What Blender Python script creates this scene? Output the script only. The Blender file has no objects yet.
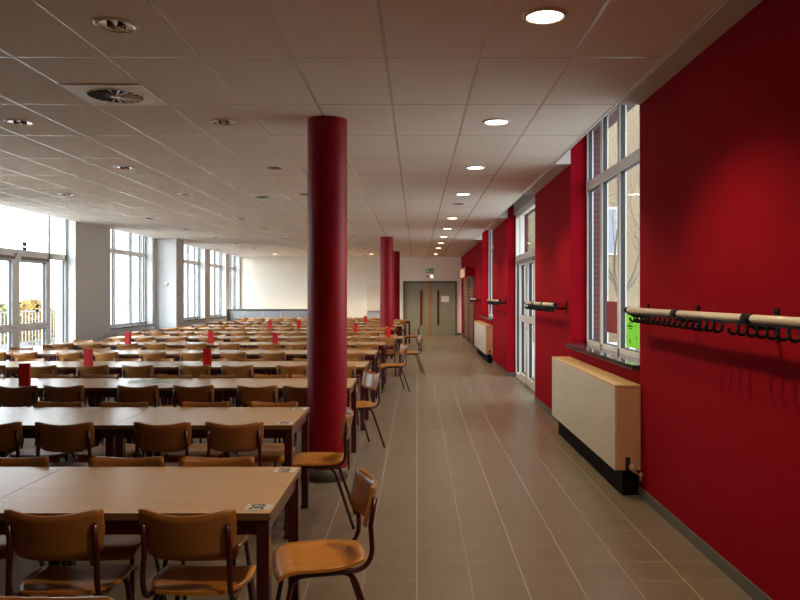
import bpy, bmesh, math, random
from mathutils import Vector, Matrix
random.seed(7)
PI = math.pi
COL = bpy.context.scene.collection
SC = bpy.context.scene

# ------------------------------------------------------------------ materials
def new_mat(name):
    m = bpy.data.materials.new(name); m.use_nodes = True
    nt = m.node_tree
    b = nt.nodes['Principled BSDF']
    return m, nt, b

def plain(name, col, rough=0.5, metal=0.0, noise=0.0, nscale=30, spec=0.5, coat=0.0, bump=0.0, emit=None, estr=0):
    m, nt, b = new_mat(name)
    b.inputs['Base Color'].default_value = (*col, 1)
    b.inputs['Roughness'].default_value = rough
    b.inputs['Metallic'].default_value = metal
    b.inputs['Specular IOR Level'].default_value = spec
    b.inputs['Coat Weight'].default_value = coat
    b.inputs['Coat Roughness'].default_value = 0.2
    if emit:
        b.inputs['Emission Color'].default_value = (*emit, 1)
        b.inputs['Emission Strength'].default_value = estr
    if noise or bump:
        tc = nt.nodes.new('ShaderNodeTexCoord')
        n = nt.nodes.new('ShaderNodeTexNoise'); n.inputs['Scale'].default_value = nscale
        n.inputs['Detail'].default_value = 4
        nt.links.new(tc.outputs['Object'], n.inputs['Vector'])
        if noise:
            r = nt.nodes.new('ShaderNodeMapRange')
            r.inputs['To Min'].default_value = 1 - noise; r.inputs['To Max'].default_value = 1 + noise
            nt.links.new(n.outputs['Fac'], r.inputs['Value'])
            h = nt.nodes.new('ShaderNodeVectorMath'); h.operation = 'SCALE'
            h.inputs[0].default_value = col
            nt.links.new(r.outputs['Result'], h.inputs['Scale'])
            nt.links.new(h.outputs['Vector'], b.inputs['Base Color'])
        if bump:
            bp = nt.nodes.new('ShaderNodeBump'); bp.inputs['Strength'].default_value = bump
            bp.inputs['Distance'].default_value = 0.01
            nt.links.new(n.outputs['Fac'], bp.inputs['Height'])
            nt.links.new(bp.outputs['Normal'], b.inputs['Normal'])
    return m

def wood(name, c1, c2, rough=0.35, stretch=(40, 4, 40), coat=0.0, rand=0.0, spec=0.5):
    m, nt, b = new_mat(name)
    tc = nt.nodes.new('ShaderNodeTexCoord')
    mp = nt.nodes.new('ShaderNodeMapping'); mp.inputs['Scale'].default_value = stretch
    n = nt.nodes.new('ShaderNodeTexNoise'); n.inputs['Scale'].default_value = 1; n.inputs['Detail'].default_value = 5
    nt.links.new(tc.outputs['Object'], mp.inputs['Vector']); nt.links.new(mp.outputs['Vector'], n.inputs['Vector'])
    cr = nt.nodes.new('ShaderNodeValToRGB')
    cr.color_ramp.elements[0].position = 0.3; cr.color_ramp.elements[0].color = (*c1, 1)
    cr.color_ramp.elements[1].position = 0.7; cr.color_ramp.elements[1].color = (*c2, 1)
    nt.links.new(n.outputs['Fac'], cr.inputs['Fac'])
    out = cr.outputs['Color']
    if rand:
        oi = nt.nodes.new('ShaderNodeObjectInfo')
        r = nt.nodes.new('ShaderNodeMapRange'); r.inputs['To Min'].default_value = 1 - rand; r.inputs['To Max'].default_value = 1 + rand
        nt.links.new(oi.outputs['Random'], r.inputs['Value'])
        h = nt.nodes.new('ShaderNodeVectorMath'); h.operation = 'SCALE'
        nt.links.new(out, h.inputs[0]); nt.links.new(r.outputs['Result'], h.inputs['Scale'])
        out = h.outputs['Vector']
    nt.links.new(out, b.inputs['Base Color'])
    b.inputs['Roughness'].default_value = rough
    b.inputs['Coat Weight'].default_value = coat; b.inputs['Coat Roughness'].default_value = 0.15
    b.inputs['Specular IOR Level'].default_value = spec
    return m

def grid_mat(name, ox, oy, sx, sy, tile, line, lw, rough_t, rough_l, noise=0.08, nscale=6, bump=0.3, vary=0.0, fine=0.0):
    """world-aligned rectangular grid: tiles with joint lines, offset (ox, oy), pitch (sx, sy), joint width lw"""
    m, nt, b = new_mat(name)
    tc = nt.nodes.new('ShaderNodeTexCoord')
    sep = nt.nodes.new('ShaderNodeSeparateXYZ'); nt.links.new(tc.outputs['Object'], sep.inputs[0])
    def M(op, a, c=None, d=None):
        n = nt.nodes.new('ShaderNodeMath'); n.operation = op
        for i, v in enumerate((a, c, d)):
            if v is None: continue
            if isinstance(v, (int, float)): n.inputs[i].default_value = v
            else: nt.links.new(v, n.inputs[i])
        return n.outputs[0]
    def axis(s, o, p):
        t = M('DIVIDE', M('SUBTRACT', s, o), p)
        cell = M('ROUND', t)
        dist = M('MULTIPLY', M('ABSOLUTE', M('SUBTRACT', t, cell)), p)
        return M('FLOOR', t), dist
    cx, dx = axis(sep.outputs[0], ox, sx); cy, dy = axis(sep.outputs[1], oy, sy)
    d = M('MINIMUM', dx, dy)
    mask = M('LESS_THAN', d, lw / 2)
    wn = nt.nodes.new('ShaderNodeTexWhiteNoise'); wn.noise_dimensions = '2D'
    cv = nt.nodes.new('ShaderNodeCombineXYZ'); nt.links.new(cx, cv.inputs[0]); nt.links.new(cy, cv.inputs[1])
    nt.links.new(cv.outputs[0], wn.inputs['Vector'])
    n = nt.nodes.new('ShaderNodeTexNoise'); n.inputs['Scale'].default_value = nscale; n.inputs['Detail'].default_value = 6
    nt.links.new(tc.outputs['Object'], n.inputs['Vector'])
    k = M('ADD', M('MULTIPLY', M('SUBTRACT', n.outputs['Fac'], 0.5), noise * 2), 1.0)
    k = M('ADD', k, M('MULTIPLY', M('SUBTRACT', wn.outputs['Value'], 0.5), vary * 2))
    if fine:
        n2 = nt.nodes.new('ShaderNodeTexNoise'); n2.inputs['Scale'].default_value = 180; n2.inputs['Detail'].default_value = 2
        nt.links.new(tc.outputs['Object'], n2.inputs['Vector'])
        k = M('ADD', k, M('MULTIPLY', M('SUBTRACT', n2.outputs['Fac'], 0.5), fine * 2))
    sc = nt.nodes.new('ShaderNodeVectorMath'); sc.operation = 'SCALE'; sc.inputs[0].default_value = tile
    nt.links.new(k, sc.inputs['Scale'])
    mx = nt.nodes.new('ShaderNodeMix'); mx.data_type = 'RGBA'
    nt.links.new(mask, mx.inputs['Factor']); nt.links.new(sc.outputs['Vector'], mx.inputs['A'])
    mx.inputs['B'].default_value = (*line, 1)
    nt.links.new(mx.outputs['Result'], b.inputs['Base Color'])
    rr = M('ADD', M('MULTIPLY', mask, rough_l - rough_t), rough_t)
    nt.links.new(rr, b.inputs['Roughness'])
    bp = nt.nodes.new('ShaderNodeBump'); bp.inputs['Strength'].default_value = bump; bp.inputs['Distance'].default_value = 0.004
    sm = nt.nodes.new('ShaderNodeMapRange'); sm.inputs['From Min'].default_value = lw * 0.3; sm.inputs['From Max'].default_value = lw * 0.7
    nt.links.new(d, sm.inputs['Value']); nt.links.new(sm.outputs['Result'], bp.inputs['Height'])
    nt.links.new(bp.outputs['Normal'], b.inputs['Normal'])
    return m

def brick_mat(name, c1, c2, mortar, scale=1.0, rot=(PI/2, 0, 0), bw=0.21, bh=0.065, ms=0.012):
    m, nt, b = new_mat(name)
    tc = nt.nodes.new('ShaderNodeTexCoord')
    sep = nt.nodes.new('ShaderNodeSeparateXYZ'); nt.links.new(tc.outputs['Object'], sep.inputs[0])
    ad = nt.nodes.new('ShaderNodeMath'); ad.operation = 'ADD'
    nt.links.new(sep.outputs[0], ad.inputs[0]); nt.links.new(sep.outputs[1], ad.inputs[1])
    cv = nt.nodes.new('ShaderNodeCombineXYZ'); nt.links.new(ad.outputs[0], cv.inputs[0]); nt.links.new(sep.outputs[2], cv.inputs[1])
    br = nt.nodes.new('ShaderNodeTexBrick')
    br.inputs['Color1'].default_value = (*c1, 1); br.inputs['Color2'].default_value = (*c2, 1); br.inputs['Mortar'].default_value = (*mortar, 1)
    br.inputs['Scale'].default_value = 1; br.inputs['Brick Width'].default_value = bw; br.inputs['Row Height'].default_value = bh
    br.inputs['Mortar Size'].default_value = ms
    nt.links.new(cv.outputs[0], br.inputs['Vector'])
    nt.links.new(br.outputs['Color'], b.inputs['Base Color'])
    b.inputs['Roughness'].default_value = 0.85
    return m

def glass_mat(name, refl=0.05, tint=(0.93, 0.96, 0.97)):
    m = bpy.data.materials.new(name); m.use_nodes = True
    nt = m.node_tree; nt.nodes.clear()
    out = nt.nodes.new('ShaderNodeOutputMaterial')
    t = nt.nodes.new('ShaderNodeBsdfTransparent'); t.inputs['Color'].default_value = (*tint, 1)
    g = nt.nodes.new('ShaderNodeBsdfGlossy'); g.inputs['Roughness'].default_value = 0.02
    lw = nt.nodes.new('ShaderNodeLayerWeight'); lw.inputs['Blend'].default_value = 0.5
    pw = nt.nodes.new('ShaderNodeMath'); pw.operation = 'POWER'; pw.inputs[1].default_value = 4.5
    fr = nt.nodes.new('ShaderNodeMath'); fr.operation = 'MULTIPLY_ADD'; fr.inputs[1].default_value = 0.75; fr.inputs[2].default_value = 0.045
    nt.links.new(lw.outputs['Facing'], pw.inputs[0]); nt.links.new(pw.outputs[0], fr.inputs[0])
    mx = nt.nodes.new('ShaderNodeMixShader')
    nt.links.new(fr.outputs[0], mx.inputs[0]); nt.links.new(t.outputs[0], mx.inputs[1]); nt.links.new(g.outputs[0], mx.inputs[2])
    nt.links.new(mx.outputs[0], out.inputs['Surface'])
    return m

M = {}
M['red'] = plain('red_paint', (0.28, 0.0030, 0.010), 0.85, noise=0.05, nscale=3, spec=0.06)
M['column'] = plain('column_red_paint', (0.27, 0.0035, 0.012), 0.42, spec=0.22)
M['white_wall'] = plain('white_wall_paint', (0.62, 0.63, 0.62), 0.7, noise=0.03, nscale=2, spec=0.25)
M['cream_wall'] = plain('cream_wall_paint', (0.84, 0.79, 0.69), 0.7, noise=0.03, nscale=2, spec=0.25)
M['soffit'] = plain('soffit_paint', (0.62, 0.56, 0.52), 0.7)
M['plaster'] = plain('upper_slab_plaster', (0.7, 0.7, 0.68), 0.9)
M['ceiling'] = grid_mat('ceiling_tile', 1.6, 4.9, 0.6, 1.2, (0.80, 0.73, 0.66), (0.60, 0.55, 0.50), 0.022, 0.85, 0.25, noise=0.03, nscale=3, bump=0.35, vary=0.02, fine=0.05)
M['floor'] = grid_mat('floor_tile', 0.0, 0.06, 0.3, 0.3, (0.178, 0.140, 0.098), (0.31, 0.26, 0.195), 0.008, 0.32, 0.6, noise=0.22, nscale=7, bump=0.15, vary=0.05, fine=0.08)
M['skirting'] = plain('skirting_tile', (0.11, 0.105, 0.09), 0.5, noise=0.1)
M['trim_white'] = plain('white_trim', (0.7, 0.67, 0.64), 0.4)
M['upvc'] = plain('white_upvc', (0.72, 0.69, 0.63), 0.35)
M['upvc_cool'] = plain('white_upvc_cool', (0.84, 0.87, 0.88), 0.35)
M['gasket'] = plain('black_gasket', (0.02, 0.02, 0.025), 0.5)
M['glass'] = glass_mat('window_glass')
M['sill_dark'] = plain('polished_dark_stone', (0.05, 0.045, 0.05), 0.08, noise=0.3, nscale=60)
M['brick'] = brick_mat('purple_brick', (0.075, 0.032, 0.04), (0.055, 0.024, 0.032), (0.085, 0.058, 0.062))
M['brick_tan'] = brick_mat('pale_brick', (0.42, 0.36, 0.28), (0.36, 0.30, 0.22), (0.5, 0.46, 0.4))
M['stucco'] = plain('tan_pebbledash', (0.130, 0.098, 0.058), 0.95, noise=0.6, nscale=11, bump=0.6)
M['seat_ply'] = wood('varnished_seat_plywood', (0.54, 0.21, 0.03), (0.66, 0.28, 0.045), 0.3, (30, 5, 30), coat=0.25, rand=0.12)
M['back_ply'] = wood('varnished_back_plywood', (0.35, 0.135, 0.03), (0.43, 0.18, 0.042), 0.33, (6, 40, 40), coat=0.25, rand=0.12)
M['maroon'] = plain('maroon_enamel', (0.062, 0.007, 0.010), 0.28, coat=0.3)
M['table_top'] = wood('beech_laminate', (0.56, 0.345, 0.165), (0.62, 0.395, 0.195), 0.22, (3, 30, 30), rand=0.04, spec=0.75)
M['table_edge'] = plain('brown_table_edge', (0.20, 0.10, 0.04), 0.4)
M['cover_front'] = wood('pale_beech_front', (0.58, 0.52, 0.42), (0.68, 0.62, 0.51), 0.35, (40, 3, 45))
M['cover_end'] = wood('beech_end', (0.60, 0.33, 0.18), (0.66, 0.38, 0.21), 0.4, (40, 40, 4))
M['cover_top'] = wood('beech_top', (0.60, 0.40, 0.18), (0.66, 0.45, 0.22), 0.35, (40, 4, 40))
M['cover_cream'] = plain('cream_cover', (0.50, 0.48, 0.42), 0.5)
M['black'] = plain('black_metal', (0.008, 0.008, 0.009), 0.55, spec=0.2)
M['dark_base'] = plain('near_black_base', (0.004, 0.0045, 0.006), 0.7, spec=0.1)
M['rail_wood'] = plain('pale_rail', (0.74, 0.65, 0.50), 0.35, noise=0.06, nscale=40)
M['copper'] = plain('copper_valve', (0.45, 0.22, 0.15), 0.35, metal=0.6)
M['valve_white'] = plain('valve_head', (0.55, 0.36, 0.30), 0.4)
M['lamp_on'] = plain('lit_lamp', (1, 1, 1), 0.5, emit=(1.0, 0.80, 0.52), estr=14)
M['chrome'] = plain('chrome_reflector', (0.62, 0.6, 0.58), 0.12, metal=1.0)
M['bulb'] = plain('bulb_red_reflection', (0.30, 0.05, 0.04), 0.2)  # reddish reflection in the unlit lamps, put into the bulb colour
M['vent_white'] = plain('white_vent_metal', (0.90, 0.88, 0.85), 0.4)
M['dark'] = plain('dark_void', (0.02, 0.018, 0.016), 0.8)
M['door_grey'] = plain('grey_green_door', (0.26, 0.26, 0.19), 0.45, noise=0.03)
M['door_frame'] = plain('grey_door_frame', (0.13, 0.12, 0.09), 0.45)
M['orange_wood'] = wood('orange_wood_edge', (0.36, 0.17, 0.04), (0.42, 0.2, 0.05), 0.4)
M['steel'] = plain('brushed_steel', (0.55, 0.55, 0.54), 0.3, metal=1.0)
M['paper'] = plain('white_paper', (0.75, 0.72, 0.68), 0.8)
M['sign_green'] = plain('exit_green', (0.01, 0.16, 0.06), 0.4, emit=(0.01, 0.2, 0.07), estr=0.25)
M['sign_white'] = plain('sign_white', (0.85, 0.85, 0.8), 0.5)
M['emergency'] = plain('emergency_glow', (0.9, 0.9, 0.85), 0.4, emit=(1, 0.93, 0.75), estr=2.5)
M['panel_grey'] = plain('grey_partition', (0.33, 0.345, 0.35), 0.5)
M['panel_cap'] = plain('dark_partition_cap', (0.06, 0.06, 0.065), 0.4)
M['cabinet_white'] = plain('cream_cabinet', (0.72, 0.67, 0.56), 0.5)
M['cabinet_grey'] = plain('pale_blue_grey', (0.42, 0.45, 0.48), 0.5)
M['shutter'] = brick_mat('brown_shutter', (0.24, 0.085, 0.045), (0.20, 0.07, 0.035), (0.10, 0.03, 0.02), bw=0.30, bh=0.11, ms=0.02)
M['shutter_rail'] = plain('shutter_rail', (0.05, 0.03, 0.025), 0.5)
M['peach'] = plain('peach_box', (0.60, 0.42, 0.27), 0.6)
M['card_red'] = plain('red_card', (0.62, 0.012, 0.016), 0.45, spec=0.4)
M['poster_red'] = plain('red_poster', (0.28, 0.012, 0.015), 0.6, noise=0.5, nscale=9)
M['poster_green'] = plain('lime_poster_glow', (0.22, 0.75, 0.03), 0.6, emit=(0.2, 0.8, 0.03), estr=0.25)  # faint emission added; the poster is paper, not a lamp
M['poster_yellow'] = plain('yellow_poster', (0.62, 0.62, 0.05), 0.6)
M['ink'] = plain('black_ink', (0.012, 0.012, 0.012), 0.7)
M['label_white'] = plain('white_label', (0.66, 0.62, 0.55), 0.6)
M['sticker_grey'] = plain('grey_sticker', (0.10, 0.10, 0.13), 0.6)
M['ground'] = plain('pale_paving', (0.55, 0.54, 0.51), 0.9, noise=0.2, nscale=1)
M['bark'] = plain('bark', (0.10, 0.075, 0.055), 0.9, noise=0.3)
M['leaf_a'] = plain('autumn_leaf', (0.40, 0.26, 0.08), 0.8, noise=0.5, nscale=3)
M['leaf_b'] = plain('olive_leaf', (0.26, 0.25, 0.10), 0.8, noise=0.4, nscale=3)
M['fence'] = plain('grey_fence', (0.33, 0.33, 0.32), 0.6)
M['roof'] = plain('dark_roof', (0.08, 0.06, 0.06), 0.8)
M['pane_dark'] = plain('dark_far_pane', (0.11, 0.13, 0.15), 0.15)
M['closer'] = plain('grey_closer', (0.28, 0.26, 0.24), 0.35, metal=0.4)

def leaflet_mat():
    m, nt, b = new_mat('green_leaflet')
    tc = nt.nodes.new('ShaderNodeTexCoord')
    v = nt.nodes.new('ShaderNodeTexNoise'); v.inputs['Scale'].default_value = 14
    nt.links.new(tc.outputs['Object'], v.inputs['Vector'])
    cr = nt.nodes.new('ShaderNodeValToRGB'); cr.color_ramp.interpolation = 'CONSTANT'
    cr.color_ramp.elements[0].color = (0.24, 0.46, 0.16, 1)
    cr.color_ramp.elements[1].position = 0.53; cr.color_ramp.elements[1].color = (0.55, 0.62, 0.5, 1)
    nt.links.new(v.outputs['Fac'], cr.inputs['Fac']); nt.links.new(cr.outputs['Color'], b.inputs['Base Color'])
    b.inputs['Roughness'].default_value = 0.3
    return m
M['leaflet'] = leaflet_mat()

# ------------------------------------------------------------------ helpers
class MB:
    def __init__(s): s.bm = bmesh.new(); s.mi = 0
    def mat(s, i): s.mi = i; return s
    def _f(s, vs, smooth=False):
        try:
            f = s.bm.faces.new(vs); f.material_index = s.mi; f.smooth = smooth
        except ValueError: pass
    def box(s, x0, x1, y0, y1, z0, z1, mats=None):
        v = [s.bm.verts.new((x, y, z)) for z in (z0, z1) for y in (y0, y1) for x in (x0, x1)]
        fs = [(0,2,3,1),(4,5,7,6),(0,1,5,4),(2,6,7,3),(0,4,6,2),(1,3,7,5)]  # bottom top -y +y -x +x
        for k, f in enumerate(fs):
            if mats: s.mi = mats[k]
            s._f([v[i] for i in f])
        return s
    def bevel_box(s, x0, x1, y0, y1, z0, z1, r=0.004, seg=2):
        t = bmesh.new()
        v = [t.verts.new((x, y, z)) for z in (z0, z1) for y in (y0, y1) for x in (x0, x1)]
        for f in [(0,2,3,1),(4,5,7,6),(0,1,5,4),(2,6,7,3),(0,4,6,2),(1,3,7,5)]: t.faces.new([v[i] for i in f])
        bmesh.ops.bevel(t, geom=t.edges[:], offset=r, segments=seg, affect='EDGES', profile=0.5)
        me = bpy.data.meshes.new('tmp'); t.to_mesh(me); t.free()
        n = len(s.bm.faces); s.bm.from_mesh(me); bpy.data.meshes.remove(me)
        s.bm.faces.ensure_lookup_table()
        for f in s.bm.faces[n:]: f.material_index = s.mi
        return s
    def quad(s, pts): s._f([s.bm.verts.new(p) for p in pts]); return s
    def tube(s, pts, r, n=8, cap=True, radii=None):
        pts = [Vector(p) for p in pts]; rings = []
        up = None
        for i, p in enumerate(pts):
            a = pts[max(i-1, 0)]; b = pts[min(i+1, len(pts)-1)]
            t = (b - a).normalized()
            if up is None:
                up = Vector((0,0,1)) if abs(t.z) < 0.9 else Vector((1,0,0))
            u = (up - t * up.dot(t)).normalized(); w = t.cross(u); up = u
            rr = radii[i] if radii else r
            rings.append([s.bm.verts.new(p + (u*math.cos(2*PI*k/n) + w*math.sin(2*PI*k/n))*rr) for k in range(n)])
        for a, b in zip(rings, rings[1:]):
            for k in range(n): s._f([a[k], a[(k+1)%n], b[(k+1)%n], b[k]], True)
        if cap: s._f(rings[0][::-1]); s._f(rings[-1])
        return s
    def lathe(s, prof, n=32, c=(0,0,0), smooth=True, axis='z'):
        rings = []
        def P(r, h, a):
            if axis == 'z': return (c[0]+r*math.cos(a), c[1]+r*math.sin(a), c[2]+h)
            if axis == 'x': return (c[0]+h, c[1]+r*math.cos(a), c[2]+r*math.sin(a))
            return (c[0]+r*math.cos(a), c[1]+h, c[2]+r*math.sin(a))
        for r, h in prof:
            if r < 1e-6: rings.append([s.bm.verts.new(P(0, h, 0))])
            else: rings.append([s.bm.verts.new(P(r, h, 2*PI*k/n)) for k in range(n)])
        for a, b in zip(rings, rings[1:]):
            for k in range(n):
                if len(a) == 1 and len(b) == 1: continue
                if len(a) == 1: s._f([a[0], b[k], b[(k+1)%n]], smooth)
                elif len(b) == 1: s._f([a[k], b[0], a[(k+1)%n]], smooth)
                else: s._f([a[k], a[(k+1)%n], b[(k+1)%n], b[k]], smooth)
        return s
    def mesh(s, name, mats):
        bmesh.ops.recalc_face_normals(s.bm, faces=s.bm.faces[:])
        me = bpy.data.meshes.new(name); s.bm.to_mesh(me); s.bm.free()
        for m in (mats if isinstance(mats, (list, tuple)) else [mats]): me.materials.append(m)
        return me
    def build(s, name, mats, parent=None, loc=None, rotz=0):
        return link(name, s.mesh(name, mats), parent, loc, rotz)

def link(name, me, parent=None, loc=None, rotz=0):
    o = bpy.data.objects.new(name, me); COL.objects.link(o)
    if parent: o.parent = parent
    if loc: o.location = loc
    if rotz: o.rotation_euler = (0, 0, rotz)
    return o
def tag(o, label, cat, group=None, kind=None):
    o['label'] = label; o['category'] = cat
    if group: o['group'] = group
    if kind: o['kind'] = kind
    return o
def thing(name, label, cat, loc=(0,0,0), rotz=0, group=None):
    o = bpy.data.objects.new(name, None); COL.objects.link(o); o.empty_display_size = 0.1
    o.location = loc; o.rotation_euler = (0, 0, rotz)
    return tag(o, label, cat, group)
def struct(o): o['kind'] = 'structure'; return o
def copy_tree(o, parent=None):
    c = o.copy(); COL.objects.link(c)
    if parent: c.parent = parent
    for ch in list(o.children): copy_tree(ch, c)
    return c
def arc_pts(p0, pc, p1, n=5):
    """quadratic bend from p0 through control pc to p1"""
    a, b, c = Vector(p0), Vector(pc), Vector(p1)
    return [tuple(a*(1-t)**2 + b*2*t*(1-t) + c*t*t) for t in [i/n for i in range(n+1)]]
ORD = ['first','second','third','fourth','fifth','sixth','seventh','eighth','ninth','tenth','eleventh','twelfth','thirteenth','fourteenth']

# ------------------------------------------------------------------ camera (f = 760 px, vanishing point of the corridor at 417, 295)
cd = bpy.data.cameras.new('camera'); cam = bpy.data.objects.new('camera', cd); COL.objects.link(cam)
cam.location = (0, 0, 1.6); cam.rotation_euler = (PI/2, 0, 0)
cd.sensor_width = 36; cd.lens = 36*760/800; cd.shift_x = -17/800; cd.shift_y = -5/800; cd.clip_end = 300; cd.clip_start = 0.05
SC.camera = cam

# ------------------------------------------------------------------ room shell
XR, XL, YB, YN, ZC = 1.78, -7.1, 30.5, -3.0, 3.13
ZT = 3.75                     # underside of the real slab above the suspended ceiling
XRW, XLW = 2.03, -7.42        # outer face of the inner walls
struct(MB().box(XLW-0.3, XRW+0.25, YN-0.2, YB+0.2, -0.08, 0).build('floor', M['floor']))
struct(MB().box(XL, 1.6, YN, YB, ZC, ZC+0.04).build('ceiling', M['ceiling']))
struct(MB().box(XLW-0.3, XRW+0.25, YN-0.2, YB+0.2, ZT, ZT+0.2).build('ceiling_upper_slab', M['plaster']))
struct(MB().box(1.585, 1.606, YN, YB, ZC-0.006, ZC+0.05).build('trim_1', M['trim_white']))

# right wall: (kind, y0, y1)
right_open = [('window', 6.07, 8.8), ('door', 11.46, 14.93), ('window', 17.8, 20.8)]
def wall_mesh(x0, x1, opens, y0, y1, zt, sill, head):
    b = MB(); y = y0
    for k, a, c in opens:
        b.box(x0, x1, y, a, 0, zt)
        if k == 'window': b.box(x0, x1, a, c, 0, sill)
        b.box(x0, x1, a, c, head if k == 'window' or x0 < 0 else (3.16 if x0 > 2 else ZT-0.01), zt)
        y = c
    b.box(x0, x1, y, y1, 0, zt)
    return b
struct(wall_mesh(XR, XRW, right_open, YN, YB, ZT, 0.99, 3.55).build('wall_right', M['red']))
bo = [(k, a-0.0, c-0.0) for k, a, c in right_open]
struct(wall_mesh(XRW, XRW+0.16, bo, YN, YB, ZT+0.2, 0.95, 3.5).build('wall_right_brick', M['brick']))
# soffit strips over the solid pieces of the right wall
segs = [(YN, 6.07), (8.8, 11.46), (14.93, 17.8), (20.8, YB)]
for i, (a, c) in enumerate(segs):
    struct(MB().box(1.606, XR, a, c, ZC-0.012, ZT).build('trim_%d' % (i+2), M['soffit']))

left_open = [('window', 7.4, 10.3), ('door', 12.1, 15.8), ('window', 17.6, 20.4), ('window', 22.6, 25.45), ('window', 26.1, 28.25), ('window', 28.85, 30.4)]  # first opening lies out of view, added to bring in daylight
struct(wall_mesh(XLW, XL, left_open, YN, YB, ZT, 0.80, 3.35).build('wall_left', M['white_wall']))
struct(wall_mesh(XLW-0.10, XLW, left_open, YN, YB, ZT+0.2, 0.76, 3.35).build('wall_left_brick', M['brick_tan']))
struct(MB().box(XL, -6.53, 20.62, 21.3, 0, ZC).build('wall_left_pilaster', M['white_wall']))
# back wall with the double door opening
DX0, DX1, DZ = -0.56, 1.60, 2.16
struct(MB().box(XLW, DX0, YB, YB+0.2, 0, ZT).box(DX1, XRW, YB, YB+0.2, 0, ZT).box(DX0, DX1, YB, YB+0.2, DZ, ZT).build('wall_back', M['cream_wall']))
struct(MB().box(XLW, XRW, YN-0.2, YN, 0, ZT).build('wall_near', M['cream_wall']))

struct(MB().box(1.90, XRW-0.002, 11.462, 14.928, 3.165, ZT-0.002).build('trim_8', M['trim_white']))
# skirting
b = MB()
for a, c in segs: b.box(XR-0.012, XR, a, c, 0, 0.075)
for a, c in [(6.07, 8.8), (17.8, 20.8)]: b.box(XR-0.012, XR, a, c, 0, 0.075)
for yy in (14.93,): b.box(XR-0.012, 1.95, yy-0.012, yy, 0, 0.075)
struct(b.build('baseboard_right', M['skirting']))
struct(MB().box(DX1+0.02, XR-0.012, YB-0.012, YB, 0, 0.075).box(XL, DX0-0.02, YB-0.012, YB, 0, 0.075).build('baseboard_back', M['skirting']))
b = MB(); y = YN
for k, a, c in left_open:
    if k == 'door': b.box(XL, XL+0.012, y, a, 0, 0.075); y = c
b.box(XL, XL+0.012, y, 20.62, 0, 0.075).box(XL, XL+0.012, 21.3, YB, 0, 0.075)
struct(b.build('baseboard_left', M['skirting']))

# ------------------------------------------------------------------ windows
WIN_N = [0]
def make_window(xp, side, y0, y1, zb, zt, mull, transom, mat, sill_z, sill_in, sill_mat, door=None):
    """frame in the plane x = xp; mull = y positions of posts; side = +1 right wall, -1 left wall"""
    WIN_N[0] += 1
    t = 0.035; fw = 0.055
    f = MB()
    f.bevel_box(xp-t, xp+t, y0, y0+fw, zb, zt).bevel_box(xp-t, xp+t, y1-fw, y1, zb, zt)
    f.bevel_box(xp-t, xp+t, y0, y1, zb, zb+fw).bevel_box(xp-t, xp+t, y0, y1, zt-fw, zt)
    for m_ in mull: f.bevel_box(xp-t, xp+t, m_-0.04, m_+0.04, zb, zt)
    f.bevel_box(xp-t-0.004, xp+t+0.004, y0, y1, transom-0.05, transom+0.05)
    root = struct(f.build('window_%d' % WIN_N[0], mat))
    g = MB(); gk = MB(); ys = [y0+0.015] + list(mull) + [y1-0.015]
    for a, c in zip(ys, ys[1:]):
        a2, c2 = a+0.04, c-0.04
        for z0, z1 in ((zb+fw, transom-0.05), (transom+0.05, zt-fw)):
            g.quad([(xp, a2, z0), (xp, c2, z0), (xp, c2, z1), (xp, a2, z1)])
            q = 0.008
            for (ya, yb, za, zb_) in ((a2, a2+q, z0, z1), (c2-q, c2, z0, z1), (a2, c2, z0, z0+q), (a2, c2, z1-q, z1)):
                gk.box(xp-0.02, xp+0.02, ya, yb, za, zb_)
    g.build('pane', M['glass'], root); gk.build('gasket', M['gasket'], root)
    if sill_mat:
        s = MB()
        if side > 0: s.bevel_box(sill_in, xp-t, y0+0.0, y1, sill_z-0.04, sill_z, 0.006)
        else: s.bevel_box(xp+t, sill_in, y0, y1, sill_z-0.03, sill_z, 0.006)
        s.build('window_sill', sill_mat, root)
    return root
WXR = 1.995; WXL = -7.32
W1 = make_window(WXR, 1, 6.07, 8.8, 1.03, 3.55, [6.66, 7.40, 8.10], 2.845, M['upvc'], 1.04, 1.715, M['sill_dark'])
W2 = make_window(WXR, 1, 17.8, 20.8, 1.03, 3.55, [18.55, 19.3, 20.05], 2.845, M['upvc'], 1.04, 1.715, M['sill_dark'])
for (a, c, ms) in ((7.4, 10.3, [8.3, 9.3]), (17.6, 20.4, [18.32, 19.42, 20.1]), (22.6, 25.45, [23.4, 24.3, 25.0]), (26.1, 28.25, [26.7, 27.5]), (28.85, 30.4, [29.35, 29.9])):
    make_window(WXL, -1, a, c, 0.83, 3.35, ms, 2.66, M['upvc_cool'], 0.83, XL+0.05, M['sill_dark'])

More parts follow.
